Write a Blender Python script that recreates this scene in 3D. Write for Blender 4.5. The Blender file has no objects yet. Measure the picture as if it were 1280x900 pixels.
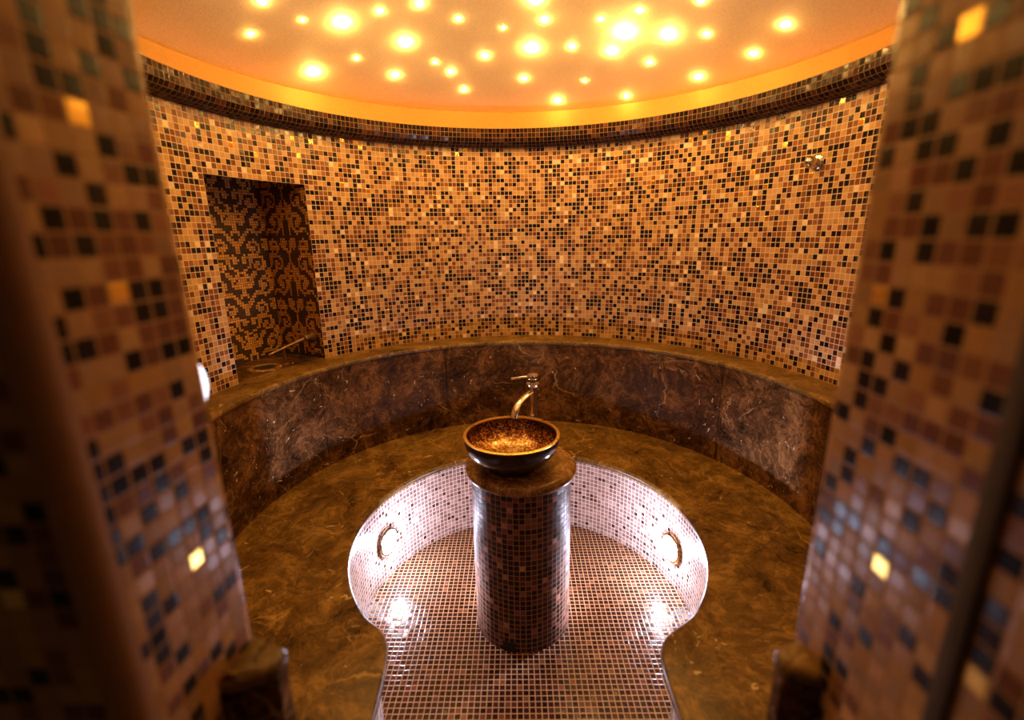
import bpy, bmesh, math, random
from mathutils import Vector, Matrix

S = 1.2                      # metres per layout unit (the round room has radius 1 unit)
PI = math.pi
rnd = random.Random(7)
sc = bpy.context.scene
col = sc.collection

# ------------------------------------------------------------------ materials
def new_mat(name):
    m = bpy.data.materials.new(name); m.use_nodes = True
    nt = m.node_tree; nt.nodes.clear()
    out = nt.nodes.new('ShaderNodeOutputMaterial')
    b = nt.nodes.new('ShaderNodeBsdfPrincipled')
    nt.links.new(b.outputs[0], out.inputs[0])
    return m, nt, b

def N(nt, t, **kw):
    n = nt.nodes.new(t)
    for k, v in kw.items():
        if k == 'ins':
            for kk, vv in v.items(): n.inputs[kk].default_value = vv
        else: setattr(n, k, v)
    return n

def math_n(nt, op, a, b=None, c=None):
    n = nt.nodes.new('ShaderNodeMath'); n.operation = op
    for i, v in enumerate((a, b, c)):
        if v is None: continue
        if isinstance(v, (int, float)): n.inputs[i].default_value = v
        else: nt.links.new(v, n.inputs[i])
    return n.outputs[0]

def ramp(nt, src, stops, interp='LINEAR'):
    r = nt.nodes.new('ShaderNodeValToRGB'); cr = r.color_ramp; cr.interpolation = interp
    while len(cr.elements) < len(stops): cr.elements.new(0.5)
    for e, (p, c) in zip(cr.elements, stops):
        e.position = p; e.color = (*c, 1) if len(c) == 3 else c
    nt.links.new(src, r.inputs[0]); return r.outputs[0]

def mixc(nt, fac, a, b, mode='MIX'):
    n = nt.nodes.new('ShaderNodeMix'); n.data_type = 'RGBA'; n.blend_type = mode
    for i, v in ((0, fac), (6, a), (7, b)):
        if isinstance(v, (int, float)): n.inputs[i].default_value = v
        elif isinstance(v, tuple): n.inputs[i].default_value = (*v, 1) if len(v) == 3 else v
        else: nt.links.new(v, n.inputs[i])
    return n.outputs[2]

def mosaic_mat(name, grout, gw=.07, rough=.2, jitter=.05, mottle=.25, bump=.25, spec=.3):
    """Each mesh face is one tile: its colour is a face attribute, the joint comes from the face's own 0-1 UV."""
    m, nt, b = new_mat(name); L = nt.links.new
    at = N(nt, 'ShaderNodeAttribute', attribute_name='tile')
    tl = N(nt, 'ShaderNodeAttribute', attribute_name='tilt')
    uv = N(nt, 'ShaderNodeUVMap'); sep = N(nt, 'ShaderNodeSeparateXYZ'); L(uv.outputs[0], sep.inputs[0])
    def edge(s):
        return math_n(nt, 'MINIMUM', s, math_n(nt, 'SUBTRACT', 1.0, s))
    d = math_n(nt, 'MINIMUM', edge(sep.outputs[0]), edge(sep.outputs[1]))
    mr = N(nt, 'ShaderNodeMapRange', interpolation_type='SMOOTHSTEP')
    mr.inputs[1].default_value = gw * .7; mr.inputs[2].default_value = gw * 1.3
    L(d, mr.inputs[0]); mask = mr.outputs[0]
    geo = N(nt, 'ShaderNodeNewGeometry')
    nz = N(nt, 'ShaderNodeTexNoise', ins={'Scale': 170.0, 'Detail': 3.0}); L(geo.outputs['Position'], nz.inputs['Vector'])
    mot = ramp(nt, nz.outputs[0], [(.25, (1 - mottle,) * 3), (.75, (1 + mottle * .35,) * 3)])
    tcol = mixc(nt, 1.0, at.outputs['Color'], mot, 'MULTIPLY')
    L(mixc(nt, mask, grout, tcol), b.inputs['Base Color'])
    rr = N(nt, 'ShaderNodeMapRange'); rr.inputs[3].default_value = .8; rr.inputs[4].default_value = rough
    L(mask, rr.inputs[0]); L(rr.outputs[0], b.inputs['Roughness'])
    L(math_n(nt, 'MULTIPLY', math_n(nt, 'SUBTRACT', 1.0, at.outputs['Alpha']), mask), b.inputs['Metallic'])
    v = N(nt, 'ShaderNodeVectorMath', operation='SCALE'); L(tl.outputs['Vector'], v.inputs[0]); v.inputs['Scale'].default_value = jitter
    add = N(nt, 'ShaderNodeVectorMath', operation='ADD'); L(geo.outputs['Normal'], add.inputs[0]); L(v.outputs[0], add.inputs[1])
    nm = N(nt, 'ShaderNodeVectorMath', operation='NORMALIZE'); L(add.outputs[0], nm.inputs[0])
    h = N(nt, 'ShaderNodeMapRange', interpolation_type='SMOOTHSTEP'); h.inputs[2].default_value = gw * 2.2
    L(d, h.inputs[0])
    bp = N(nt, 'ShaderNodeBump', ins={'Strength': bump, 'Distance': .002}); L(h.outputs[0], bp.inputs['Height']); L(nm.outputs[0], bp.inputs['Normal'])
    L(bp.outputs[0], b.inputs['Normal'])
    b.inputs['Specular IOR Level'].default_value = spec
    return m

def marble_mat(name, dark, mid, light, rough=.2, scale=1.0, vein=(.55, .36, .16), fleck=.5, spec=.3, web_k=.38):
    m, nt, b = new_mat(name); L = nt.links.new
    geo = N(nt, 'ShaderNodeNewGeometry'); pos = geo.outputs['Position']
    w = N(nt, 'ShaderNodeTexNoise', ins={'Scale': 3.2 * scale, 'Detail': 5.0}); L(pos, w.inputs['Vector'])
    ws = N(nt, 'ShaderNodeVectorMath', operation='SCALE'); L(w.outputs['Color'], ws.inputs[0]); ws.inputs['Scale'].default_value = .35
    wp = N(nt, 'ShaderNodeVectorMath', operation='ADD'); L(pos, wp.inputs[0]); L(ws.outputs[0], wp.inputs[1]); wp = wp.outputs[0]
    n1 = N(nt, 'ShaderNodeTexNoise', ins={'Scale': 7.0 * scale, 'Detail': 12.0, 'Roughness': .72}); L(wp, n1.inputs['Vector'])
    n2 = N(nt, 'ShaderNodeTexNoise', ins={'Scale': 38.0 * scale, 'Detail': 10.0, 'Roughness': .75, 'Distortion': .6}); L(wp, n2.inputs['Vector'])
    nn = math_n(nt, 'ADD', math_n(nt, 'MULTIPLY', n1.outputs[0], .55), math_n(nt, 'MULTIPLY', n2.outputs[0], .45))
    base = ramp(nt, nn, [(.40, dark), (.5, mid), (.61, light)])
    def web(sc_, lo, hi, thr, seed):
        v = N(nt, 'ShaderNodeTexVoronoi', feature='DISTANCE_TO_EDGE', ins={'Scale': sc_ * scale})
        off = N(nt, 'ShaderNodeVectorMath', operation='ADD'); L(wp, off.inputs[0]); off.inputs[1].default_value = (seed, seed * .7, -seed)
        L(off.outputs[0], v.inputs['Vector'])
        a = ramp(nt, v.outputs['Distance'], [(lo, (1, 1, 1)), (hi, (0, 0, 0))])
        k = N(nt, 'ShaderNodeTexNoise', ins={'Scale': 4.5 * scale, 'Detail': 5.0}); L(off.outputs[0], k.inputs['Vector'])
        kk = ramp(nt, k.outputs[0], [(thr, (0, 0, 0)), (thr + .12, (1, 1, 1))])
        return math_n(nt, 'MULTIPLY', a, kk)
    fine = web(22, .0, .05, .47, 3.1)
    c = mixc(nt, math_n(nt, 'MULTIPLY', fine, web_k), base, vein)
    big = web(4.2, .0, .018, .53, 9.7)
    c = mixc(nt, math_n(nt, 'MULTIPLY', big, .75), c, vein)
    f = N(nt, 'ShaderNodeTexNoise', ins={'Scale': 34.0 * scale, 'Detail': 2.0, 'Distortion': 1.2}); L(wp, f.inputs['Vector'])
    fl = ramp(nt, f.outputs[0], [(.70, (0, 0, 0)), (.74, (1, 1, 1))])
    c = mixc(nt, math_n(nt, 'MULTIPLY', fl, fleck), c, (.75, .58, .36))
    L(c, b.inputs['Base Color'])
    L(ramp(nt, n1.outputs[0], [(.3, (rough * .8,) * 3), (.7, (rough * 1.5,) * 3)]), b.inputs['Roughness'])
    b.inputs['Specular IOR Level'].default_value = spec
    bp = N(nt, 'ShaderNodeBump', ins={'Strength': .06, 'Distance': .003}); L(n1.outputs[0], bp.inputs['Height']); L(bp.outputs[0], b.inputs['Normal'])
    return m

def plaster_mat(name, c, rough=.75, grain=.25):
    m, nt, b = new_mat(name); L = nt.links.new
    geo = N(nt, 'ShaderNodeNewGeometry')
    n = N(nt, 'ShaderNodeTexNoise', ins={'Scale': 130.0, 'Detail': 4.0, 'Roughness': .7}); L(geo.outputs['Position'], n.inputs['Vector'])
    L(mixc(nt, 1.0, c, ramp(nt, n.outputs[0], [(.3, (.86,) * 3), (.7, (1.05,) * 3)]), 'MULTIPLY'), b.inputs['Base Color'])
    b.inputs['Roughness'].default_value = rough
    bp = N(nt, 'ShaderNodeBump', ins={'Strength': grain, 'Distance': .003}); L(n.outputs[0], bp.inputs['Height']); L(bp.outputs[0], b.inputs['Normal'])
    return m

def metal_mat(name, c, rough=.15):
    m, nt, b = new_mat(name); L = nt.links.new
    geo = N(nt, 'ShaderNodeNewGeometry')
    n = N(nt, 'ShaderNodeTexNoise', ins={'Scale': 60.0, 'Detail': 3.0}); L(geo.outputs['Position'], n.inputs['Vector'])
    L(ramp(nt, n.outputs[0], [(.3, (rough * .7,) * 3), (.7, (rough * 1.5,) * 3)]), b.inputs['Roughness'])
    b.inputs['Base Color'].default_value = (*c, 1); b.inputs['Metallic'].default_value = 1.0
    return m

def glow_mat(name, c, strength):
    m, nt, b = new_mat(name)
    b.inputs['Base Color'].default_value = (.8, .8, .8, 1); b.inputs['Roughness'].default_value = .4
    b.inputs['Emission Color'].default_value = (*c, 1); b.inputs['Emission Strength'].default_value = strength
    return m

def bowl_mat(name):
    """Dark polished stone-resin inside with glass flakes that turn golden toward the bottom of the bowl."""
    m, nt, b = new_mat(name); L = nt.links.new
    tc = N(nt, 'ShaderNodeTexCoord')
    v = N(nt, 'ShaderNodeTexVoronoi', ins={'Scale': 190.0}); L(tc.outputs['Object'], v.inputs['Vector'])
    sp = N(nt, 'ShaderNodeSeparateColor'); L(v.outputs['Color'], sp.inputs[0])
    n = N(nt, 'ShaderNodeTexNoise', ins={'Scale': 16.0, 'Detail': 3.0}); L(tc.outputs['Object'], n.inputs['Vector'])
    xyz = N(nt, 'ShaderNodeSeparateXYZ'); L(tc.outputs['Object'], xyz.inputs[0])
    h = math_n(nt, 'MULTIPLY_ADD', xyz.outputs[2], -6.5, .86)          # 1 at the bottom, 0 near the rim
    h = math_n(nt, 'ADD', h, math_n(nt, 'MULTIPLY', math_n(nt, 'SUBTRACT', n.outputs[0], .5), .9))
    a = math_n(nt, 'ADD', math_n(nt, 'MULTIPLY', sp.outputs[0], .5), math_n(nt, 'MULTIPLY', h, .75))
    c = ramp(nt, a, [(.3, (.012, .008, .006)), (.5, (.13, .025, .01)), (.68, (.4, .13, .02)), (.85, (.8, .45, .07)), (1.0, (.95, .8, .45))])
    L(c, b.inputs['Base Color']); b.inputs['Roughness'].default_value = .22
    L(math_n(nt, 'MULTIPLY', sp.outputs[1], .55), b.inputs['Metallic'])
    return m

M = {}
M['wall_tile'] = mosaic_mat('wall_mosaic', (.66, .47, .32), .055, .13, .045, spec=.25)
M['jamb_tile'] = mosaic_mat('portal_mosaic', (.36, .18, .06), .06, .28, .05, spec=.12)  # pier grout darkened along with its tiles to carry the dim light
M['niche_tile'] = mosaic_mat('niche_mosaic', (.10, .055, .03), .09, .3, .10)
M['dark_tile'] = mosaic_mat('cornice_mosaic', (.20, .11, .06), .05, .12, .04, spec=.06)
M['floor_tile'] = mosaic_mat('floor_mosaic', (.52, .32, .16), .075, .16, .05, spec=.55)
M['riser_tile'] = mosaic_mat('riser_mosaic', (.80, .62, .5), .08, .18, .05)
M['column_tile'] = mosaic_mat('column_mosaic', (.40, .20, .10), .06, .42, .05, spec=.2)
M['marble'] = marble_mat('marble_wall', (.014, .006, .002), (.075, .032, .011), (.26, .125, .042), .34, 1.0, fleck=.85, spec=.03, web_k=.12)
M['marble_seat'] = marble_mat('marble_seat', (.036, .017, .004), (.135, .068, .015), (.32, .18, .05), .3, 1.0, (.5, .3, .1), .6, spec=.25, web_k=.3)
M['marble_cap'] = marble_mat('marble_cap', (.05, .02, .005), (.24, .11, .03), (.55, .32, .11), .22, 2.6, (.6, .38, .15), .5)
M['ceiling'] = plaster_mat('dome_plaster', (.86, .68, .42))
M['cove'] = plaster_mat('cove_plaster', (.50, .24, .045))
M['trim'] = plaster_mat('corner_trim', (.36, .17, .06), .6, .12)
M['trim_dark'] = plaster_mat('dark_strip', (.06, .032, .009), .85, .1)
M['chrome'] = metal_mat('chrome', (.75, .70, .64), .12)
M['bronze'] = metal_mat('old_bronze', (.26, .15, .07), .5)
M['brass'] = metal_mat('brass_ring', (.85, .62, .3), .2)
M['bowl_out'] = marble_mat('bowl_shell', (.012, .006, .006), (.03, .014, .012), (.07, .03, .022), .09, 5.0, (.2, .1, .06), .15)
M['bowl_rim'] = metal_mat('bowl_rim', (.80, .52, .16), .3)
M['bowl_in'] = bowl_mat('bowl_flakes')
M['star'] = glow_mat('star_glow', (1.0, .57, .14), 350.0)
M['pit_lamp'] = glow_mat('cool_lamp_glow', (.80, .79, 1.0), 30.0)
M['wall_lamp'] = glow_mat('cool_wall_lamp_glow', (.86, .86, 1.0), 2.5)
mm, nt_, b_ = new_mat('dark_recess'); b_.inputs['Base Color'].default_value = (.012, .008, .006, 1); b_.inputs['Roughness'].default_value = .7
M['dark'] = mm

# ------------------------------------------------------------------ helpers
def tag(o, label=None, cat=None, group=None, kind=None):
    if label: o['label'] = label
    if cat: o['category'] = cat
    if group: o['group'] = group
    if kind: o['kind'] = kind
    return o

def link(name, me, mat, parent=None, origin=(0, 0, 0)):
    o = bpy.data.objects.new(name, me); col.objects.link(o)
    for mt in (mat if isinstance(mat, (list, tuple)) else [mat]): me.materials.append(mt)
    if parent is not None: o.parent = parent
    else: o.location = Vector(origin) * S
    return o

def empty(name, loc):
    o = bpy.data.objects.new(name, None); col.objects.link(o); o.location = Vector(loc) * S
    o.empty_display_size = .05; return o

def mesh_obj(name, verts, faces, mat, parent=None, origin=(0, 0, 0), smooth=True, mats=None):
    """verts in room layout units (world); the mesh is stored relative to origin."""
    me = bpy.data.meshes.new(name); o_ = Vector(origin)
    me.from_pydata([tuple((Vector(v) - o_) * S) for v in verts], [], faces); me.update()
    bm = bmesh.new(); bm.from_mesh(me); bmesh.ops.remove_doubles(bm, verts=bm.verts, dist=1e-6)
    bmesh.ops.recalc_face_normals(bm, faces=bm.faces); bm.to_mesh(me); bm.free()
    if smooth:
        me.polygons.foreach_set('use_smooth', [True] * len(me.polygons))
        me.set_sharp_from_angle(angle=math.radians(38))
    return link(name, me, mat, parent, origin)

def tiles_obj(name, quads, cols, mat, parent=None, origin=(0, 0, 0), facing=None):
    """quads: list of 4 points (u right, v up, counter-clockwise seen from outside). cols: (r,g,b,metal)."""
    me = bpy.data.meshes.new(name); o_ = Vector(origin)
    vs = []; fs = []
    for q in quads:
        k = len(vs); vs += [tuple((Vector(p) - o_) * S) for p in q]; fs.append((k, k + 1, k + 2, k + 3))
    me.from_pydata(vs, [], fs); me.update()
    uv = me.uv_layers.new(name='UVMap'); uv.data.foreach_set('uv', [0., 0., 1., 0., 1., 1., 0., 1.] * len(fs))
    a = me.attributes.new('tile', 'FLOAT_COLOR', 'FACE'); f = []
    for c in cols: f += [c[0], c[1], c[2], 1.0 - (c[3] if len(c) > 3 else 0.0)]
    a.data.foreach_set('color', f)
    t = me.attributes.new('tilt', 'FLOAT_VECTOR', 'FACE')
    t.data.foreach_set('vector', [rnd.uniform(-1, 1) for _ in range(3 * len(fs))])
    return link(name, me, mat, parent, origin)

def jit(c, a=.12):
    k = 1 + rnd.uniform(-a, a); return tuple(x * k for x in c)

# tile colours (linear albedo; the pier set has dim light painted in)
LIGHT = [(.52, .29, .12), (.48, .27, .12), (.57, .34, .16), (.44, .24, .09), (.54, .32, .16)]
JAMB_DIMMED = [(.43, .225, .09), (.37, .195, .08), (.48, .26, .09), (.42, .205, .06), (.36, .195, .09)]  # wall tile tones darkened: the piers' poor light is put into the colour
MEDIUM = [(.22, .085, .035), (.16, .055, .025), (.28, .115, .05), (.19, .07, .038)]
BLACK = [(.010, .007, .006), (.016, .010, .008), (.022, .012, .010)]
GOLD = (.95, .62, .14, 1.0)
CREAM = (.78, .60, .40)
def clump(i, j):                         # dark tiles gather in loose drifts, as the setter laid them
    return .5 + .25 * math.sin(i * .9 + 1.7 * math.sin(j * .31)) + .25 * math.sin(j * .8 + 1.9 * math.sin(i * .23 + 2))
def wall_colour(pb=.235, pm=.34, pg=.012, pc=.03, at=None):
    if at: pb = .12 + .28 * clump(*at)
    r = rnd.random()
    if r < pb: return jit(rnd.choice(BLACK))
    if r < pb + pm: return jit(rnd.choice(MEDIUM), .2)
    if r < pb + pm + pg: return GOLD
    if r < pb + pm + pg + pc: return jit(CREAM)
    return jit(rnd.choice(LIGHT), .1)

def polar(th, r, z):                     # th in degrees, clockwise from the far side of the room
    t = math.radians(th); return (r * math.sin(t), r * math.cos(t), z)

def lathe(profile, n=48, axis=(0, 0, 0), direction=None, closed=False):
    """profile [(r, h)] round an axis; returns verts, faces. direction: unit vector of h (default +z)."""
    d = Vector(direction or (0, 0, 1)).normalized()
    a = d.orthogonal().normalized(); b = d.cross(a); ax = Vector(axis)
    vs, fs = [], []; m = len(profile)
    for i in range(n):
        t = 2 * PI * i / n
        for r, h in profile: vs.append(tuple(ax + d * h + (a * math.cos(t) + b * math.sin(t)) * max(r, 1e-5)))
    for i in range(n):
        j = (i + 1) % n
        for k in range(m if closed else m - 1):
            k2 = (k + 1) % m
            fs.append((i * m + k, j * m + k, j * m + k2, i * m + k2))
    return vs, fs

def tube(path, radii, n=16, flat=1.0, updir=(0, 0, 1)):
    """round or flattened tube along a path, with closed ends."""
    P = [Vector(p) for p in path]; vs, fs = [], []
    if isinstance(radii, (int, float)): radii = [radii] * len(P)
    for i, p in enumerate(P):
        t = (P[min(i + 1, len(P) - 1)] - P[max(i - 1, 0)]).normalized()
        u = Vector(updir); u = (u - t * u.dot(t))
        if u.length < 1e-4: u = t.orthogonal()
        u.normalize(); s = t.cross(u)
        for k in range(n):
            a = 2 * PI * k / n
            vs.append(tuple(p + s * math.cos(a) * radii[i] + u * math.sin(a) * radii[i] * flat))
    for i in range(len(P) - 1):
        for k in range(n):
            k2 = (k + 1) % n; fs.append((i * n + k, i * n + k2, (i + 1) * n + k2, (i + 1) * n + k))
    fs.append(tuple(range(n))[::-1]); fs.append(tuple(range((len(P) - 1) * n, len(P) * n)))
    return vs, fs

def merge(*parts):
    vs, fs = [], []
    for v, f in parts:
        k = len(vs); vs += list(v); fs += [tuple(i + k for i in q) for q in f]
    return vs, fs

def catmull(pts, n=8):
    out = []
    for i in range(len(pts) - 1):
        p0, p1, p2, p3 = (Vector(pts[max(i - 1, 0)]), Vector(pts[i]), Vector(pts[i + 1]), Vector(pts[min(i + 2, len(pts) - 1)]))
        for k in range(n):
            t = k / n
            out.append(.5 * ((2 * p1) + (p2 - p0) * t + (2 * p0 - 5 * p1 + 4 * p2 - p3) * t * t + (3 * p1 - p0 - 3 * p2 + p3) * t ** 3))
    out.append(Vector(pts[-1])); return out

def resample(path, step):
    P = [Vector(p) for p in path]; d = [0.0]
    for a, b in zip(P, P[1:]): d.append(d[-1] + (b - a).length)
    n = max(2, round(d[-1] / step)); out = []; j = 0
    for i in range(n + 1):
        s = d[-1] * i / n
        while j < len(d) - 2 and d[j + 1] < s: j += 1
        t = (s - d[j]) / max(d[j + 1] - d[j], 1e-9); out.append(P[j].lerp(P[j + 1], t))
    return out

def offset2(path, dist):
    """offset a 2-D polyline to its left."""
    out = []
    for i, p in enumerate(path):
        a = path[max(i - 1, 0)]; b = path[min(i + 1, len(path) - 1)]
        t = (b - a).normalized(); d = dist[i] if isinstance(dist, (list, tuple)) else dist
        out.append(Vector((p[0] - t[1] * d, p[1] + t[0] * d)))
    return out

def fit_outer(inner, outer):
    """outer edge resampled so that its points face those of the inner edge (by bearing, ends pinned)."""
    def bear(p): return math.atan2(p[0], p[1])
    out = []; B = [bear(p) for p in outer]
    lo, hi = bear(inner[0]), bear(inner[-1]); s0, s1 = B[0], B[-1]; last = -9; j = 0
    for p in inner:
        b = s0 + (bear(p) - lo) / (hi - lo) * (s1 - s0); b = max(b, last); last = b
        while j < len(B) - 2 and B[j + 1] < b: j += 1
        t = min(1, max(0, (b - B[j]) / max(B[j + 1] - B[j], 1e-9))); out.append(Vector(outer[j]).lerp(Vector(outer[j + 1]), t))
    return out

def slab(inner, outer, z0, z1, rr):
    """stone slab between an inner edge polyline (rounded nosing) and an outer polyline; inner's left side is stone."""
    vs, fs = [], []; n = len(inner); outer = fit_outer(inner, outer)
    prof = []                                           # (offset into stone, z)
    steps = 5
    for k in range(steps + 1):
        a = PI / 2 * k / steps; prof.append((rr * (1 - math.sin(a)), z1 - rr * (1 - math.cos(a))))
    for k in range(steps + 1):
        a = PI / 2 * k / steps; prof.append((rr * (1 - math.cos(a)), z0 + rr * (1 - math.sin(a))))
    rings = [[(p[0], p[1], z) for p in offset2(inner, o)] for o, z in prof]
    for r in rings: vs += r
    m = len(rings)
    for j in range(m - 1):
        for i in range(n - 1):
            fs.append((j * n + i, j * n + i + 1, (j + 1) * n + i + 1, (j + 1) * n + i))
    for z, base in ((z1, 0), (z0, (m - 1) * n)):
        k = len(vs); vs += [(p[0], p[1], z) for p in outer]; no = len(outer)
        fs += [(base + i, base + i + 1, k + i + 1, k + i) for i in range(n - 1)]
    k = len(vs) - 2 * no
    for i in range(no - 1): fs.append((k + i, k + i + 1, k + no + i + 1, k + no + i))
    return vs, fs

# ------------------------------------------------------------------ the setting
ZF, ZS, ZL = .05, .374, .774              # pit floor, seat, ledge heights
TW = .0182                                # wall tile module

# floor of the sunken pit and of the passage that leads in from the door
q, c = [], []
TF = .0162
for i in range(-36, 37):
    for j in range(-96, 36):
        x, y = i * TF - .005, j * TF
        if not (math.hypot(x, y) < .555 or (abs(x) < .40 and y < -.2)): continue
        q.append([(x - TF / 2, y - TF / 2, ZF), (x + TF / 2, y - TF / 2, ZF), (x + TF / 2, y + TF / 2, ZF), (x - TF / 2, y + TF / 2, ZF)])
        r = rnd.random()
        c.append(jit((.045, .012, .006), .35) if r < .75 else jit((.09, .025, .012), .3) if r < .95 else jit((.2, .07, .03), .2))
tag(tiles_obj('floor', q, c, M['floor_tile']), 'sunken pit floor of small dark red mosaic tiles with pale joints', 'floor', kind='structure')

# niche opening in tile columns / rows of the upper wall
NA0, NA1, NZ = -75.9, -53.4, 1.441
dth = math.degrees(TW)
ncol0 = round((NA0 + 156) / dth); ncol1 = round((NA1 + 156) / dth)
NA0, NA1 = -156 + ncol0 * dth, -156 + ncol1 * dth
nrows = round((1.63 - ZL) / TW); nrow1 = round((NZ - ZL) / TW); NZ = ZL + nrow1 * TW
q, c = [], []
for i in range(round(312 / dth)):
    a, b = -156 + i * dth, -156 + (i + 1) * dth
    for j in range(nrows):
        if ncol0 <= i < ncol1 and j < nrow1: continue
        z0, z1 = ZL + j * TW, ZL + (j + 1) * TW
        q.append([polar(a, 1, z0), polar(b, 1, z0), polar(b, 1, z1), polar(a, 1, z1)])
        c.append(wall_colour(pg=.03 if j > nrows * .6 else .008, at=(i, j)))
tag(tiles_obj('wall_back', q, c, M['wall_tile']), 'curved upper wall of mixed peach, brown and black mosaic', 'wall', kind='structure')

# arched-in niche with damask mosaic
E0 = Vector(polar(NA0, 1, 0)); E1 = Vector(polar(NA1, 1, 0))
nd = (E0 + E1).normalized(); ND = .25
B0, B1 = E0 + nd * ND, E1 + nd * ND
TN = .0096
spiral_pts = []
def sp(cx, cy, r0, turns, a0, sgn, w0, w1, n=70):
    for k in range(n):
        t = k / (n - 1); a = a0 + sgn * turns * 2 * PI * t; r = r0 * (1 - .86 * t)
        spiral_pts.append((cx + r * math.cos(a), cy + r * math.sin(a), w0 + (w1 - w0) * t))
def ln(x0, y0, x1, y1, bow, w0, w1, n=40):
    for k in range(n):
        t = k / (n - 1); s = math.sin(PI * t) * bow; dx, dy = x1 - x0, y1 - y0; l = math.hypot(dx, dy)
        spiral_pts.append((x0 + dx * t - dy / l * s, y0 + dy * t + dx / l * s, w0 + (w1 - w0) * t))
sp(.60, .36, .27, 1.15, -2.2, 1, .06, .10); sp(.52, .86, .24, 1.1, 2.6, -1, .055, .09); sp(.42, 1.30, .22, 1.2, -1.9, 1, .05, .10)
ln(.10, .02, .12, .62, .10, .05, .09); ln(.05, .70, .30, 1.10, -.10, .04, .08); ln(.9, .05, .95, .55, .08, .04, .08); ln(.0, 1.18, .18, 1.5, .05, .05, .09)
sp(.16, .40, .13, 1.0, 1.2, -1, .05, .07); sp(.84, .62, .15, 1.1, .4, 1, .05, .08); sp(.80, 1.36, .15, 1.1, 2.0, -1, .05, .08); sp(.14, .98, .12, .9, 0, 1, .05, .07); ln(.25, .05, .6, .09, .12, .05, .06)
ln(.85, .75, .92, 1.25, -.12, .05, .06); ln(.30, .60, .40, .66, .0, .09, .07)
def damask(u, v):
    """u, v in layout units; True where a tile is golden."""
    U = (u / .155) % 2.0; U = 2 - U if U > 1 else U
    V = (v / .155) % 1.55
    for px, py, w in spiral_pts:
        if (U - px) ** 2 + (V - py) ** 2 < w * w * .55: return True
    return False
def niche_panel(name, A, B, z0, z1, u0, label):
    q, c = [], []; n = max(1, round((B - A).length / TN)); m = round((z1 - z0) / TN)
    for i in range(n):
        p, r = A.lerp(B, i / n), A.lerp(B, (i + 1) / n)
        for j in range(m):
            a, b = z0 + (z1 - z0) * j / m, z0 + (z1 - z0) * (j + 1) / m
            q.append([(p.x, p.y, a), (r.x, r.y, a), (r.x, r.y, b), (p.x, p.y, b)])
            g = damask(u0 + i * TN, j * TN)
            c.append((*jit((.80, .40, .09), .25), .2) if g else jit((.045, .022, .018), .35))
    return tag(tiles_obj(name, q, c, M['niche_tile']), label, 'wall', kind='structure')
NI = NZ + 3 * TN
niche_panel('wall_niche_back', B0, B1, ZL, NI, .065, 'back of the recess, covered in golden scroll mosaic')
niche_panel('wall_niche_right', B1, E1, ZL, NI, .04, 'right cheek of the recess in golden scroll mosaic')
niche_panel('wall_niche_left', E0, B0, ZL, NI, .04, 'left cheek of the recess in golden scroll mosaic')
q, c = [], []
for i in range(40):
    for j in range(26):
        f = lambda s, t: tuple((E0.lerp(E1, s) + nd * (ND * (.12 + .88 * t)))) [:2] + (NI,)
        q.append([f(i / 40, j / 26), f(i / 40, (j + 1) / 26), f((i + 1) / 40, (j + 1) / 26), f((i + 1) / 40, j / 26)])
        c.append(jit((.045, .022, .018), .35))
tag(tiles_obj('ceiling_niche', q, c, M['niche_tile']), 'dark mosaic soffit of the recess', 'ceiling', kind='structure')
fl = E0 * .95; fr = E1 * .95; th_ = -.02
vs = [(p.x, p.y, ZL - .0008) for p in (E0 * .985, B0 * 1.0, B1 * 1.0, E1 * .985)] + [(p.x, p.y, ZL - .03) for p in (E0 * .985, B0, B1, E1 * .985)]
tag(mesh_obj('floor_niche', vs, [(0, 1, 2, 3), (7, 6, 5, 4), (0, 4, 5, 1), (1, 5, 6, 2), (2, 6, 7, 3), (3, 7, 4, 0)], M['marble'], smooth=False),
    'brown marble sill of the recess', 'sill', kind='structure')

# cornice: dark mosaic ovolo that rolls out from the wall head
prof = []
ZC0, ZC1, RC = ZL + nrows * TW, 1.697, .938
for k in range(33):
    t = PI / 2 * k / 32; prof.append(Vector((1 - (1 - RC) * math.sin(t), ZC0 + (ZC1 - .034 - ZC0) * (1 - math.cos(t)))))
prof += [Vector((RC, ZC1 - .034 + .034 * k / 8)) for k in range(1, 9)]
prof = resample(prof, .0176)
q, c = [], []
for i in range(round(312 / dth)):
    a, b = -156 + i * dth, -156 + (i + 1) * dth
    for p, r in zip(prof, prof[1:]):
        q.append([polar(a, p[0], p[1]), polar(b, p[0], p[1]), polar(b, r[0], r[1]), polar(a, r[0], r[1])])
        rr = rnd.random()
        c.append(jit((.016, .008, .006), .4) if rr < .66 else jit((.05, .018, .010), .35) if rr < .96 else jit((.10, .04, .02), .2))
tag(tiles_obj('trim_1', q, c, M['dark_tile']), 'rounded cornice of dark brown mosaic running round the wall head', 'cornice', kind='structure')
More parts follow.
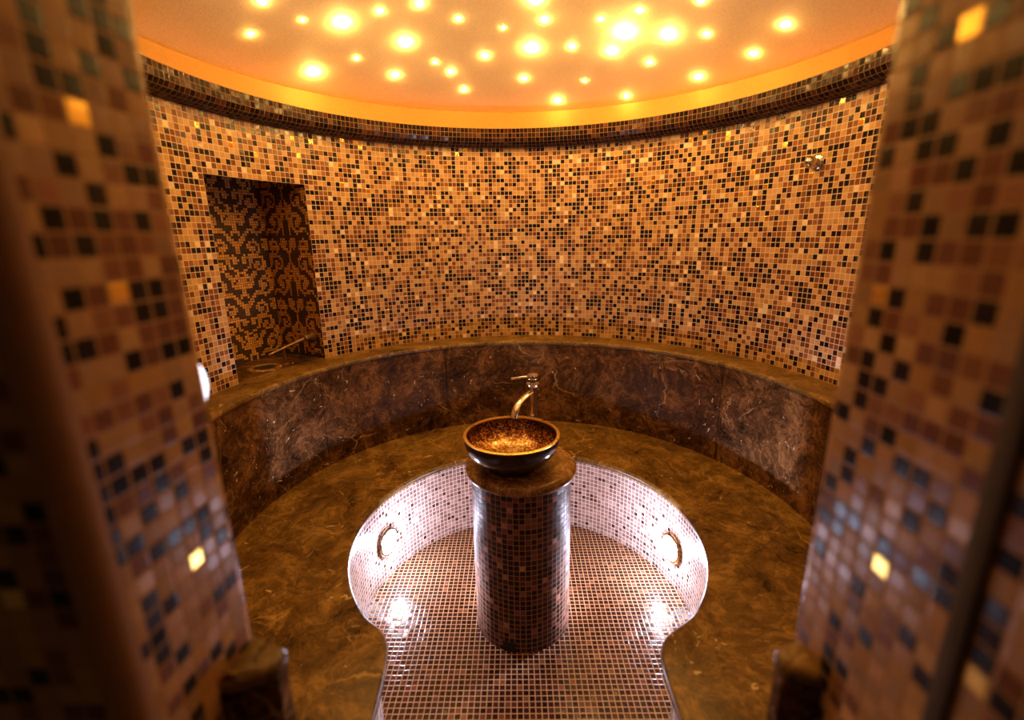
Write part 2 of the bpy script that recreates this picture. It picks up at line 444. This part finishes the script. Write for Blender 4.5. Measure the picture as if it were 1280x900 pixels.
# shelf behind the cornice and plaster cove above it
def ring_strip(prof, th0=-162, th1=162, n=160):
    vs, fs = [], []; m = len(prof)
    for i in range(n + 1):
        t = th0 + (th1 - th0) * i / n
        vs += [polar(t, r, z) for r, z in prof]
    for i in range(n):
        for k in range(m - 1): fs.append((i * m + k, (i + 1) * m + k, (i + 1) * m + k + 1, i * m + k + 1))
    return vs, fs
v, f = ring_strip([(RC, ZC1), (1.022, ZC1 + .002), (1.03, ZC1 + .01), (1.03, 1.781)])
tag(mesh_obj('wall_cove', v, f, M['cove']), 'smooth ochre plaster band between cornice and dome', 'cove', kind='structure')
ZD, HD, RD = 1.781, .22, 1.03
def dome_z(r): return ZD + HD * (1 - (r / RD) ** 2)
v, f = lathe([(RD * (1 - k / 24), dome_z(RD * (1 - k / 24))) for k in range(25)], 128)
tag(mesh_obj('ceiling', v, f, M['ceiling']), 'shallow domed ceiling of peach plaster', 'ceiling', kind='structure')

# lower wall of marble, with a ledge on top, both stop at the passage
XL, XR = -.298, .282
def ring_path(r, n=150, xl=XL, xr=XR, yend=-1.0, corner=.012):
    tl = -(180 - math.degrees(math.asin(-xl / r))); tr = 180 - math.degrees(math.asin(xr / r))
    ye = (-.856, -.856)
    pts = [Vector((xl - .1, ye[0] - .022)), Vector((xl - .03, ye[0] - .012)), Vector((xl - .008, ye[0])), Vector((xl, ye[0] + .008))]
    for k in range(n + 1):
        p = polar(tl + (tr - tl) * k / n, r, 0); pts.append(Vector((p[0], p[1])))
    pts += [Vector((xr, ye[1] + .008)), Vector((xr + .008, ye[1])), Vector((xr + .03, ye[1] - .012)), Vector((xr + .1, ye[1] - .022))]
    return pts
def soften(path, times=2):
    for _ in range(times):
        out = [path[0]]
        for a, b in zip(path, path[1:]):
            if (b - a).length > .004: out += [a.lerp(b, .25), a.lerp(b, .75)] if (b - a).length < .05 else [a.lerp(b, min(.25, .008 / (b - a).length)), a.lerp(b, 1 - min(.25, .008 / (b - a).length))]
            else: out.append(a.lerp(b, .5))
        out.append(path[-1]); path = out
    return path
def densify(path, step=.02):
    out = []
    for a, b in zip(path, path[1:]):
        n = max(1, int((b - a).length / step)); out += [a.lerp(b, k / n) for k in range(n)]
    return out + [path[-1]]
def dejoin(path, d=1e-4):
    out = [path[0]]
    for p in path[1:]:
        if (p - out[-1]).length > d: out.append(p)
    return out
wp = ring_path(.879)
# narrow joints between the marble slabs
JOINTS = [-128, -98, -61, -23.2, 22, 60, 90.5, 128]
def with_joints(path):
    out = []
    for p in path:
        out.append(p)
    res = []
    for a, b in zip(out, out[1:]):
        res.append(a)
        if a.y > -.84 or b.y > -.84:
            ta, tb = math.degrees(math.atan2(a.x, a.y)), math.degrees(math.atan2(b.x, b.y))
            for j in JOINTS:
                if ta < j < tb and tb - ta < 20:
                    for dt, dr in ((-.09, 0), (-.06, .004), (.06, .004), (.09, 0)):
                        p = polar(j + dt, .879 + dr, 0); res.append(Vector((p[0], p[1])))
    return res + [out[-1]]
wp = with_joints(wp)
def wall_of(path, z0, z1):
    n = len(path); vs = [(p[0], p[1], z0) for p in path] + [(p[0], p[1], z1) for p in path]
    return vs, [(i, i + 1, n + i + 1, n + i) for i in range(n - 1)]
v, f = wall_of(wp, 0.0, ZL - .02)
tag(mesh_obj('wall_lower', v, f, M['marble']), 'curved lower wall of dark veined brown marble slabs behind the bench', 'wall', kind='structure')
def ring_outer(r, n=150, x0=.62):
    t = 180 - math.degrees(math.asin(x0 / r)); pts = [Vector((-x0, -1.0))]
    for k in range(n + 1):
        p = polar(-t + 2 * t * k / n, r, 0); pts.append(Vector((p[0], p[1])))
    return pts + [Vector((x0, -1.0))]
ledge_in = dejoin(soften(ring_path(.873, xl=XL + .004, xr=XR - .004)))
v, f = slab(ledge_in, ring_outer(1.012), ZL - .022, ZL, .0105)
tag(mesh_obj('trim_2', v, f, M['marble_seat']), 'narrow rounded marble ledge capping the lower wall', 'ledge', kind='structure')

# door jambs: two portal piers in mosaic, the camera looks in between them
JD = {'L': ('d', [(-7, 45), (-7, 50), (-7, 51), (-7, 52), (-7, 53), (-7, 54), (-7, 55), (-7, 59), (-7, 60), (-7, 63), (-7, 67), (-6, 44), (-6, 45), (-6, 46), (-6, 47), (-6, 50), (-6, 53), (-6, 54), (-6, 59), (-6, 61), (-6, 64), (-5, 41), (-5, 43), (-5, 46), (-5, 49), (-5, 51), (-5, 53), (-5, 63), (-5, 66), (-5, 69), (-5, 70), (-4, 49), (-4, 52), (-4, 53), (-4, 58), (-4, 64), (-4, 65), (-4, 69), (-3, 37), (-3, 38), (-3, 41), (-3, 49), (-3, 51), (-3, 60), (-3, 61), (-3, 67), (-3, 70), (-2, 40), (-2, 44), (-2, 48), (-2, 49), (-2, 53), (-2, 56), (-2, 58), (-2, 60), (-2, 61), (-2, 64), (-2, 66), (-2, 71), (-1, 39), (-1, 44), (-1, 47), (-1, 52), (-1, 53), (-1, 58), (-1, 66), (-1, 70)],
        [(-7, 56), (-7, 58), (-7, 65), (-6, 43), (-6, 49), (-6, 52), (-6, 56), (-6, 63), (-6, 65), (-6, 68), (-6, 70), (-5, 52), (-5, 56), (-5, 57), (-5, 59), (-5, 60), (-5, 61), (-5, 64), (-5, 68), (-4, 56), (-4, 60), (-4, 62), (-4, 63), (-3, 52), (-3, 54), (-3, 55), (-3, 56), (-3, 58), (-3, 59), (-3, 62), (-3, 63), (-3, 66), (-2, 59), (-2, 63), (-2, 67), (-2, 69), (-1, 54), (-1, 55), (-1, 59), (-1, 60), (-1, 61), (-1, 62), (-1, 64), (-1, 65), (-1, 67), (-1, 68)],
        [(-4, 61), (-4, 68), (-3, 47)]),
      'R': ('d', [(-7, 44), (-7, 48), (-7, 49), (-7, 56), (-6, 45), (-6, 48), (-6, 51), (-6, 59), (-6, 62), (-6, 64), (-5, 50), (-5, 52), (-5, 58), (-5, 62), (-5, 65), (-5, 67), (-4, 43), (-4, 48), (-4, 52), (-4, 64), (-4, 67), (-4, 69), (-3, 40), (-3, 45), (-3, 53), (-3, 56), (-3, 61), (-3, 62), (-3, 65), (-3, 67), (-2, 38), (-2, 39), (-2, 40), (-2, 42), (-2, 48), (-2, 52), (-2, 55), (-2, 57), (-2, 59), (-2, 63), (-2, 65), (-2, 66), (-2, 69), (-1, 47), (-1, 48), (-1, 50), (-1, 51), (-1, 54), (-1, 55), (-1, 56), (-1, 58), (-1, 61), (-1, 66), (-1, 67), (-1, 68), (-1, 70), (0, 45), (0, 47), (0, 49), (0, 53), (0, 65), (0, 71)],
        [(-7, 50), (-7, 55), (-7, 57), (-7, 61), (-6, 49), (-6, 52), (-6, 54), (-6, 55), (-6, 57), (-6, 60), (-6, 63), (-5, 48), (-5, 54), (-5, 56), (-5, 57), (-5, 59), (-5, 60), (-5, 61), (-5, 63), (-5, 64), (-5, 66), (-4, 54), (-4, 57), (-4, 59), (-4, 63), (-3, 54), (-3, 58), (-3, 64), (-2, 50), (-2, 53), (-2, 54), (-2, 58), (-2, 62), (-2, 64), (-1, 60), (-1, 62), (-1, 63), (0, 56), (0, 57), (0, 61), (0, 66)],
        [(-4, 47), (-3, 69), (-1, 59)])}
def pier_colour(pb=.2, pm=.25):
    r = rnd.random()
    return jit(rnd.choice(BLACK)) if r < pb else jit(rnd.choice(MEDIUM), .2) if r < pb + pm else GOLD if r < pb + pm + .01 else jit(rnd.choice(JAMB_DIMMED), .12)
def jamb(side):
    sx = -1 if side == 'L' else 1
    P0 = Vector((-.345, -.815)) if side == 'L' else Vector((.315, -.82))
    a = math.radians(3.5 if side == 'L' else .5); d = Vector((math.sin(a), math.cos(a)))
    ms, ps = (.0196, .00727) if side == 'L' else (.0202, -.00677)
    mz, pz = (.0196, .00907) if side == 'L' else (.02, .00765)
    c0 = -7; c1 = -1 if side == 'L' else 0
    dark, med, gold = (set(x) for x in JD[side][1:])
    s_near = ps + (c0 - (0 if sx < 0 else .5)) * ms; s_far = ps + (c1 + .5) * ms
    far = P0 + d * s_far; near = P0 + d * s_near; out = Vector((sx, 0))
    jr0, jr1 = int((ZF - pz) / mz) - 1, int((1.9 - pz) / mz)
    q, c = [], []
    def add(A, B, j, colr):
        z0, z1 = pz + (j - .5) * mz, pz + (j + .5) * mz
        z0 = max(z0, ZF)
        if z1 <= z0: return
        if sx > 0: A, B = B, A
        q.append([(A.x, A.y, z0), (B.x, B.y, z0), (B.x, B.y, z1), (A.x, A.y, z1)]); c.append(colr)
    for j in range(jr0, jr1):
        for i in range(c0, c1 + 1):
            k = (i, j)
            if k in dark: cc = jit(rnd.choice(BLACK))
            elif k in gold: cc = GOLD
            elif k in med: cc = jit(rnd.choice(MEDIUM), .2)
            elif 40 <= j <= 70: cc = jit(rnd.choice(MEDIUM), .2) if rnd.random() < .10 else jit(rnd.choice(JAMB_DIMMED), .12)
            else: cc = pier_colour()
            add(P0 + d * max(s_near, ps + (i - .5) * ms), P0 + d * (ps + (i + .5) * ms), j, cc)
        # rounded far arris (one curved tile) and the face toward the room
        arc = [far + d * (.014 * math.sin(t)) + out * (.014 * (1 - math.cos(t))) for t in (0, PI / 6, PI / 3, PI / 2)]
        cc = pier_colour()
        for A, B in zip(arc, arc[1:]): add(A, B, j, cc)
        for i in range(12):
            add(arc[-1] + out * (i * ms), arc[-1] + out * ((i + 1) * ms), j, pier_colour())
    if sx < 0:        # the pier turns a corner toward the entrance
        o0 = near - d * .021 + out * .021
        for j in range(jr0, jr1):
            z0, z1 = pz + (j - .5) * mz, pz + (j + .5) * mz
            for i in range(32):
                A, B = o0 + out * ((i + 1) * ms), o0 + out * (i * ms)
                q.append([(A.x, A.y, z0), (B.x, B.y, z0), (B.x, B.y, z1), (A.x, A.y, z1)]); c.append(pier_colour(.16, .28))
        arc = [near - d * (.021 * math.sin(t)) + out * (.021 * (1 - math.cos(t))) for t in [PI / 2 * k / 10 for k in range(11)]]
    else:             # the reveal runs on past a flat dark strip
        o0 = near - d * .017
        for j in range(jr0, jr1):
            for i in range(16):
                add(o0 - d * ((i + 1) * ms), o0 - d * (i * ms), j, pier_colour(.2, .25))
        arc = [near + out * .004, near - out * .004 - d * .001, near - out * .005 - d * .004, near - out * .005 - d * .013, near - out * .004 - d * .016, near - d * .017 + out * .004]
    tag(tiles_obj('wall_left' if sx < 0 else 'wall_right', q, c, M['jamb_tile']), ('left' if sx < 0 else 'right') + ' door pier faced in peach, brown and black mosaic', 'wall', kind='structure')
    n = len(arc); vs = [(p.x, p.y, 0) for p in arc] + [(p.x, p.y, 1.9) for p in arc]
    tag(mesh_obj('trim_3' if sx < 0 else 'trim_4', vs, [(i, i + 1, n + i + 1, n + i) for i in range(n - 1)], M['trim'] if sx < 0 else M['trim_dark']),
        'plain brown rounded corner strip on the left door pier' if sx < 0 else 'narrow dark upright strip let into the right door pier', 'trim', kind='structure')
jamb('L'); jamb('R')

# ------------------------------------------------------------------ the stone bench round the pit
lp = [(-.293, -1.0), (-.293, -.80), (-.295, -.66), (-.298, -.54), (-.306, -.462), (-.318, -.419), (-.340, -.384)]
rp = [(.340, -.386), (.312, -.408), (.291, -.436), (.280, -.475), (.277, -.53), (.277, -.66), (.277, -.80), (.277, -1.0)]
RP = .521; CX = .003
mid = []
for k in range(0, 61):
    t = -132 + 264 * k / 60; p = polar(t, RP, 0); mid.append((p[0] + CX, p[1]))
path = dejoin(catmull([Vector(p) for p in lp] + [Vector(p) for p in mid] + [Vector(p) for p in rp], 4))
path = [Vector((p[0], p[1])) for p in path]
bench = empty('stone_bench', (0, .7, 0))
tag(bench, 'continuous ring-shaped bench with polished brown marble seat and tiled front round the pit', 'bench')
def tobj(fn, name, v, f, mat, parent, **kw):
    return fn(name, v, f, mat, parent, **kw)
BO = (0, .7, 0)
v, f = slab(path, [Vector((-.42, -.98))] + [Vector(polar(t, .90, 0)[:2]) for t in [-152 + 304 * k / 120 for k in range(121)]] + [Vector((.42, -.98))], ZS - .026, ZS, .012)
mesh_obj('seat', v, f, M['marble_seat'], bench, BO)
TR = .0168
rpath = offset2(path, [.010 + .036 * max(0, min(1, (-.36 - p[1]) / .12)) for p in path])
rpath = resample(rpath, TR)
q, c = [], []
nz = round((ZS - .02 - ZF) / TR)
for a, b in zip(rpath, rpath[1:]):
    for j in range(nz):
        z0, z1 = ZF + (ZS - .02 - ZF) * j / nz, ZF + (ZS - .02 - ZF) * (j + 1) / nz
        q.append([(a[0], a[1], z0), (b[0], b[1], z0), (b[0], b[1], z1), (a[0], a[1], z1)])
        r = rnd.random()
        c.append(jit((.27, .17, .15), .3) if r < .6 else jit((.40, .27, .24), .3) if r < .93 else jit((.07, .03, .025), .3))
tiles_obj('riser', q, c, M['riser_tile'], bench, BO)

# ------------------------------------------------------------------ basin column
CC = (-.010, .0)
RCOL, ZCOL = .149, .566
colm = empty('basin_column', (CC[0], CC[1], ZF))
tag(colm, 'round pedestal faced in small dark mosaic, standing in the middle of the pit', 'pedestal')
q, c = [], []
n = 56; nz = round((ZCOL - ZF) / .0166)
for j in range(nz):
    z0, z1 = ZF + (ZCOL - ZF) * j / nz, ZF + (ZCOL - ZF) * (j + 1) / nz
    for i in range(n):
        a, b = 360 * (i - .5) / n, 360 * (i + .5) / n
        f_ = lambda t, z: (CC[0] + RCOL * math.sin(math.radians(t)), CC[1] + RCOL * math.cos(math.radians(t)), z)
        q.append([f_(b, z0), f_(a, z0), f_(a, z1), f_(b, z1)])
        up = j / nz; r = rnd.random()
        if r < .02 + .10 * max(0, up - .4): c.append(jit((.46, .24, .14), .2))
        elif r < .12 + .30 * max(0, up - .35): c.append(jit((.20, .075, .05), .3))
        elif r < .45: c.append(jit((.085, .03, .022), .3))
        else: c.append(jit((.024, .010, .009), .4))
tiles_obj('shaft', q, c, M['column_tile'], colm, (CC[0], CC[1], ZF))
capp = [(0, ZCOL), (.150, ZCOL)]
for k in range(0, 13):
    t = -PI / 2 + PI * k / 12; capp.append((.148 + .0165 * math.cos(t), ZCOL + .0175 + .0165 * math.sin(t)))
ZCAP = ZCOL + .034
capp += [(.12, ZCAP), (0, ZCAP)]
v, f = lathe(capp, 96, (CC[0], CC[1], 0)); mesh_obj('cap', v, f, M['marble_cap'], colm, (CC[0], CC[1], ZF))
a0, a1 = math.radians(180 + 9), math.radians(180 + 24)
vs = []
for r in (RCOL + .0012, RCOL - .01):
    for z in (ZF, ZF + .034):
        for t in (a0, (a0 + a1) / 2, a1): vs.append((CC[0] + r * math.sin(t), CC[1] + r * math.cos(t), z))
fs = [(0, 1, 4, 3), (1, 2, 5, 4), (6, 9, 10, 7), (7, 10, 11, 8), (3, 4, 10, 9), (4, 5, 11, 10), (0, 3, 9, 6), (2, 8, 11, 5), (0, 6, 7, 1), (1, 7, 8, 2)]
mesh_obj('drain_slot', vs, fs, M['dark'], colm, (CC[0], CC[1], ZF), smooth=False)

# bowl standing on the cap
BC = (-.036, -.034); BZ = ZCAP
bowl = empty('wash_bowl', (BC[0], BC[1], BZ))
tag(bowl, 'dark polished round vessel basin with gilded rim and golden flakes inside, on the pedestal', 'basin')
OB = (BC[0], BC[1], BZ)
RB, HB = .137, .104
def bprof(k, R, H, r0, z0):              # outer curve from foot to rim
    t = k; return (r0 + (R - r0) * math.sin(t * PI / 2) ** .85, z0 + (H - z0) * (1 - math.cos(t * PI / 2)) ** .95)
outer = [(0, BZ), (.070, BZ), (.074, BZ + .004), (.075, BZ + .016), (.070, BZ + .021)] + [(bprof(k / 20, RB, HB - .003, .072, .024)[0], BZ + bprof(k / 20, RB, HB - .003, .072, .024)[1]) for k in range(21)]
v, f = lathe(outer, 96, (BC[0], BC[1], 0)); mesh_obj('shell', v, f, M['bowl_out'], bowl, OB)
v, f = lathe([(RB, BZ + HB - .003), (RB + .0006, BZ + HB - .001), (RB - .001, BZ + HB), (RB - .0075, BZ + HB), (RB - .009, BZ + HB - .002), (RB - .0088, BZ + HB - .005)], 96, (BC[0], BC[1], 0))
mesh_obj('rim', v, f, M['bowl_rim'], bowl, OB)
inner = [(bprof(k / 20, RB - .0088, HB - .005, .045, .030)[0], BZ + bprof(k / 20, RB - .0088, HB - .005, .045, .030)[1]) for k in range(20, -1, -1)] + [(.02, BZ + .0285), (.0, BZ + .028)]
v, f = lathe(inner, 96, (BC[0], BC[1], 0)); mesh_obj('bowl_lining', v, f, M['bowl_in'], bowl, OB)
v, f = lathe([(0, BZ + .0315), (.010, BZ + .0315), (.012, BZ + .030), (.012, BZ + .027)], 24, (BC[0], BC[1], 0)); mesh_obj('waste_cap', v, f, M['brass'], bowl, OB)

# tall mixer tap behind the bowl
FX, FY = .030, .108
tap = empty('mixer_tap', (FX, FY, ZCAP)); OF = (FX, FY, ZCAP)
tag(tap, 'tall chrome mixer tap with curved flat spout and side lever, behind the bowl', 'tap')
v, f = lathe([(0, ZCAP), (.021, ZCAP), (.021, ZCAP + .005), (.0145, ZCAP + .008), (.0130, ZCAP + .012), (.0125, .795), (0, .795)], 32, (FX, FY, 0)); mesh_obj('body', v, f, M['chrome'], tap, OF)
v, f = lathe([(0, .795), (.0125, .795), (.0195, .803), (.020, .807), (.015, .808), (.0085, .810), (.0085, .822), (0, .822)], 32, (FX, FY, 0)); mesh_obj('collar', v, f, M['chrome'], tap, OF)
v, f = lathe([(0, .822), (.0165, .822), (.018, .824), (.018, .833), (.0165, .835), (0, .835)], 32, (FX, FY, 0)); hd = mesh_obj('handle', v, f, M['chrome'], tap, OF)
v, f = tube([(FX - .014, FY - .002, .829), (FX - .035, FY - .006, .828), (FX - .066, FY - .012, .825)], [.0035, .0035, .004], 12); lev = mesh_obj('lever', v, f, M['chrome'], hd, OF)
lev.location = (0, 0, 0)
sp_path = catmull([(FX - .006, FY - .008, .782), (FX - .022, FY - .024, .774), (FX - .042, FY - .046, .762), (FX - .054, FY - .066, .744), (FX - .059, FY - .078, .722)], 6)
v, f = tube(sp_path, .0115, 12, .38); mesh_obj('spout', v, f, M['chrome'], tap, OF)
v, f = tube([(FX - .008, FY - .006, .705), (FX - .012, FY - .012, .690), (FX - .012, FY - .012, .640)], .004, 10); mesh_obj('pop_up_rod', v, f, M['chrome'], tap, OF)

# ------------------------------------------------------------------ pit lamps, wall lamps
def pit_lamp(th, z, label, proud):
    p = Vector(polar(th, RP + .006, z)); p.x += CX; d = Vector((-(p.x - CX), -p.y, 0)).normalized()
    root = empty('recessed_pit_lamp', p); tag(root, label, 'lamp', 'cool white lamps in the pit front')
    v, f = lathe([(.030, -.006), (.050, -.006), (.053, .0), (.053, .006), (.049, .010), (.043, .010), (.042, .006)], 48, p, d)
    mesh_obj('bezel', v, f, M['brass'] if proud else M['chrome'], root, p)
    k = .016 if proud else .008
    v, f = lathe([(.042, -.002), (.0425, k * .5), (.040, k * .8), (.030, k), (.0, k + .002)], 48, p, d)
    mesh_obj('lens', v, f, M['pit_lamp'], root, p)
    ld = bpy.data.lights.new('beam', 'SPOT'); ld.energy = 130; ld.color = (.73, .74, 1.0); ld.spot_size = math.radians(66); ld.spot_blend = 1.0; ld.shadow_soft_size = .03
    lo = bpy.data.objects.new('beam', ld); col.objects.link(lo); lo.parent = root
    lo.rotation_euler = (Vector(polar(-97 if th > 0 else 97, RP, .24)) - p).to_track_quat('-Z', 'Y').to_euler(); lo.location = d * (k + .012) * S
    pd = bpy.data.lights.new('bulb', 'POINT'); pd.energy = 8.5; pd.color = ld.color; pd.shadow_soft_size = .02
    po = bpy.data.objects.new('bulb', pd); col.objects.link(po); po.parent = root; po.location = d * .036 * S
pit_lamp(-69.6, .197, 'round white lamp glowing in the tiled pit front to the left of the pedestal', False)
pit_lamp(74.5, .192, 'round white lamp with thick brass edge right of the pedestal', True)

def wall_lamp(x, z, label):
    p = Vector((x, -.803, z)); d = Vector((0, 1, 0))
    root = empty('wall_lamp', p); tag(root, label, 'lamp')
    v, f = lathe([(0, -.004), (.062, -.004), (.063, .004), (.058, .010), (.05, .010)], 48, p, d); mesh_obj('base_plate', v, f, M['chrome'], root, p)
    v, f = lathe([(.054 * math.cos(t), .008 + .062 * math.sin(t)) for t in [PI / 2 * k / 14 for k in range(15)]], 48, p, d); mesh_obj('diffuser', v, f, M['wall_lamp'], root, p)
wall_lamp(-.421, 1.087, 'glowing white dome lamp peeping out behind the left door pier above the ledge')
wall_lamp(.400, 1.087, 'white dome lamp behind the right door pier above the ledge')

# ------------------------------------------------------------------ chrome steam nozzle on the right of the wall
p = Vector(polar(70.68, .999, 1.457)); d = Vector((-p.x, -p.y, 0)).normalized()
noz = empty('wall_nozzle', p); tag(noz, 'small round chrome steam nozzle mounted high on the right of the mosaic wall', 'nozzle')
v, f = lathe([(0, -.002), (.024, -.002), (.0245, .003), (.021, .007), (.012, .009), (0, .009)], 32, p, d); mesh_obj('rosette', v, f, M['chrome'], noz, p)
v, f = lathe([(0, .008), (.009, .008), (.009, .02), (0, .02)], 24, p, d); mesh_obj('stem', v, f, M['chrome'], noz, p)
bcen = p + d * .029
v, f = lathe([(.0185 * math.sin(t), -.0185 * math.cos(t)) for t in [PI * k / 14 for k in range(13)]] + [(.006, .0172), (.006, .009), (0, .009)], 28, bcen, (d + Vector((-.35, -.3, -.35))).normalized()); mesh_obj('ball_head', v, f, M['chrome'], noz, p)

# ------------------------------------------------------------------ fittings in the niche
v_ = Vector((-.866, .622, .856)); e_ = Vector((-.958, .440, .826)); pm = v_.lerp(e_, .62)
ta = empty('niche_tap', v_); tag(ta, 'bronze swivel tap arm on a post inside the mosaic recess', 'tap')
sdir = Vector((-nd.y, nd.x, 0)); sdir = sdir if sdir.y < 0 else -sdir
w0 = E1 + nd * .06; w0 = Vector((w0.x, w0.y, .862))
v, f = lathe([(0, -.001), (.026, -.001), (.027, .004), (.02, .009), (.012, .02), (.014, .03), (.012, .042), (0, .044)], 28, w0, sdir); mesh_obj('valve', v, f, M['bronze'], ta, v_)
b0 = w0 + sdir * .03
v, f = tube([b0, b0.lerp(e_, .5), e_], [.0075, .0065, .0055], 12); mesh_obj('arm', v, f, M['bronze'], ta, v_)
pm = b0.lerp(e_, .62)
v, f = tube([pm, (pm.x, pm.y, .80), (pm.x, pm.y, ZL + .004)], .0055, 12); mesh_obj('post', v, f, M['bronze'], ta, v_)
v, f = lathe([(0, ZL), (.015, ZL), (.015, ZL + .003), (.007, ZL + .008), (0, ZL + .008)], 24, (pm.x, pm.y, 0)); mesh_obj('foot', v, f, M['bronze'], ta, v_)
dc = Vector((-.985, .452, ZL))
dr = empty('drain_ring', dc); tag(dr, 'round drain with pale stone ring sunk in the sill of the mosaic recess', 'drain')
v, f = lathe([(.040, ZL + .001), (.042, ZL + .004), (.056, ZL + .004), (.060, ZL + .0005), (.060, ZL - .004)], 40, (dc.x, dc.y, 0)); mesh_obj('ring', v, f, M['marble_cap'], dr, dc)
v, f = lathe([(0, ZL + .0012), (.041, ZL + .0012), (.041, ZL - .004)], 40, (dc.x, dc.y, 0)); mesh_obj('opening', v, f, M['dark'], dr, dc)

# ------------------------------------------------------------------ star lights in the dome
STARS = [(-.708, .226, 5), (-.55, .41, 10), (-.803, .326, 3.5), (-.651, .349, 2.5), (-.724, .585, 9), (-.568, .589, 3), (-.428, .404, 4), (-.305, .408, 5), (-.388, .571, 9), (-.467, .724, 5.5), (-.195, .501, 3.5), (-.308, .699, 3), (-.258, .763, 4.5), (-.221, .871, 4), (-.122, .697, 5), (-.05, .562, 2.5), (.055, .432, 8), (.09, .525, 5), (.052, .665, 10), (.025, .83, 4.5), (.171, .954, 6), (.195, .649, 4.5), (.273, .504, 3.5), (.363, .549, 14), (.341, .652, 8), (.268, .827, 2.5), (.448, .879, 4.5), (.504, .523, 10), (.484, .676, 4), (.671, .687, 5.5), (.615, .481, 4), (.783, .5, 5), (.798, .341, 5.5), (.543, .349, 4), (.385, .441, 4),
         # the dome's lights above the picture's upper edge
         (-.3, .15, 9), (.25, .2, 9), (-.55, -.05, 9), (.6, .05, 9), (0, -.05, 9), (-.3, -.4, 9), (.35, -.4, 9), (-.7, -.3, 7), (.72, -.3, 7)]
ORD = ['', 'second ', 'third ', 'fourth ', 'fifth ', 'sixth ', 'seventh ', 'eighth ', 'ninth ', 'tenth ', 'eleventh ', 'twelfth ', 'thirteenth ', 'fourteenth ', 'fifteenth ', 'sixteenth ', 'seventeenth ', 'eighteenth ', 'nineteenth ', 'twentieth ']
def star(x, y, s, label):
    r = math.hypot(x, y); z = dome_z(r); nrm = Vector((-2 * HD * x / RD ** 2, -2 * HD * y / RD ** 2, -1)).normalized()
    rad = .00125 * s + .001
    v, f = lathe([(rad * 1.25, -.003), (rad * 1.2, .0005), (rad, rad * .4), (rad * .8, rad * .8), (rad * .45, rad * 1.1), (0, rad * 1.2)], 16, (x, y, z), nrm)
    o = mesh_obj('ceiling_star_light', v, f, M['star'], None, (x, y, z)); tag(o, label, 'light', 'star lights in the domed ceiling')
vis = STARS[:35]
big = sorted([s for s in vis if 7 < s[2] < 13]); med_ = sorted([s for s in vis if 4.4 < s[2] <= 7]); sml = sorted([s for s in vis if s[2] <= 4.4])
for lst, adj in ((big, 'large glowing'), (med_, 'medium-sized'), (sml, 'tiny pinpoint')):
    for i, s in enumerate(lst):
        star(*s, f'{adj} star light in the dome, {ORD[i]}{adj.split()[0]} one from the left'.replace(', large one', ', leftmost large one').replace(', medium-sized one', ', leftmost medium-sized one').replace(', tiny one', ', leftmost tiny one').replace(' from the left', ' from the left' if i else ''))
for s in vis:
    if s[2] >= 13: star(*s, 'biggest and brightest star light of the dome, right of centre')
for s in STARS[35:]: star(*s, 'star light in the dome above the door side of the room')

# ------------------------------------------------------------------ camera, world, view
cam = bpy.data.cameras.new('camera'); co = bpy.data.objects.new('camera', cam); col.objects.link(co)
r_, u_, f_ = Vector((.99983676, .00811712, -.01614214)), Vector((.01355852, .25344593, .96725453)), Vector((-.01194248, .9673155, -.2532945))
mw = Matrix(((r_.x, u_.x, -f_.x, -.01570552 * S), (r_.y, u_.y, -f_.y, -1.27983171 * S), (r_.z, u_.z, -f_.z, 1.24516172 * S), (0, 0, 0, 1)))
co.matrix_world = mw
cam.sensor_width = 36; cam.sensor_fit = 'HORIZONTAL'; cam.lens = 588.5287 / 1280 * 36
cam.clip_start = .02; cam.dof.use_dof = True; cam.dof.focus_distance = 2.1; cam.dof.aperture_fstop = 1.25
sc.camera = co
w = bpy.data.worlds.new('world'); sc.world = w; w.use_nodes = True
w.node_tree.nodes['Background'].inputs[0].default_value = (1, .55, .25, 1); w.node_tree.nodes['Background'].inputs[1].default_value = .03
sc.view_settings.view_transform = 'Standard'; sc.view_settings.look = 'None'
sc.view_settings.gamma = 1; sc.view_settings.use_curve_mapping = False; sc.view_settings.exposure = 0.0
sc.cycles.use_denoising = True
sc.cycles.max_bounces = 10; sc.cycles.diffuse_bounces = 6; sc.cycles.sample_clamp_indirect = 6
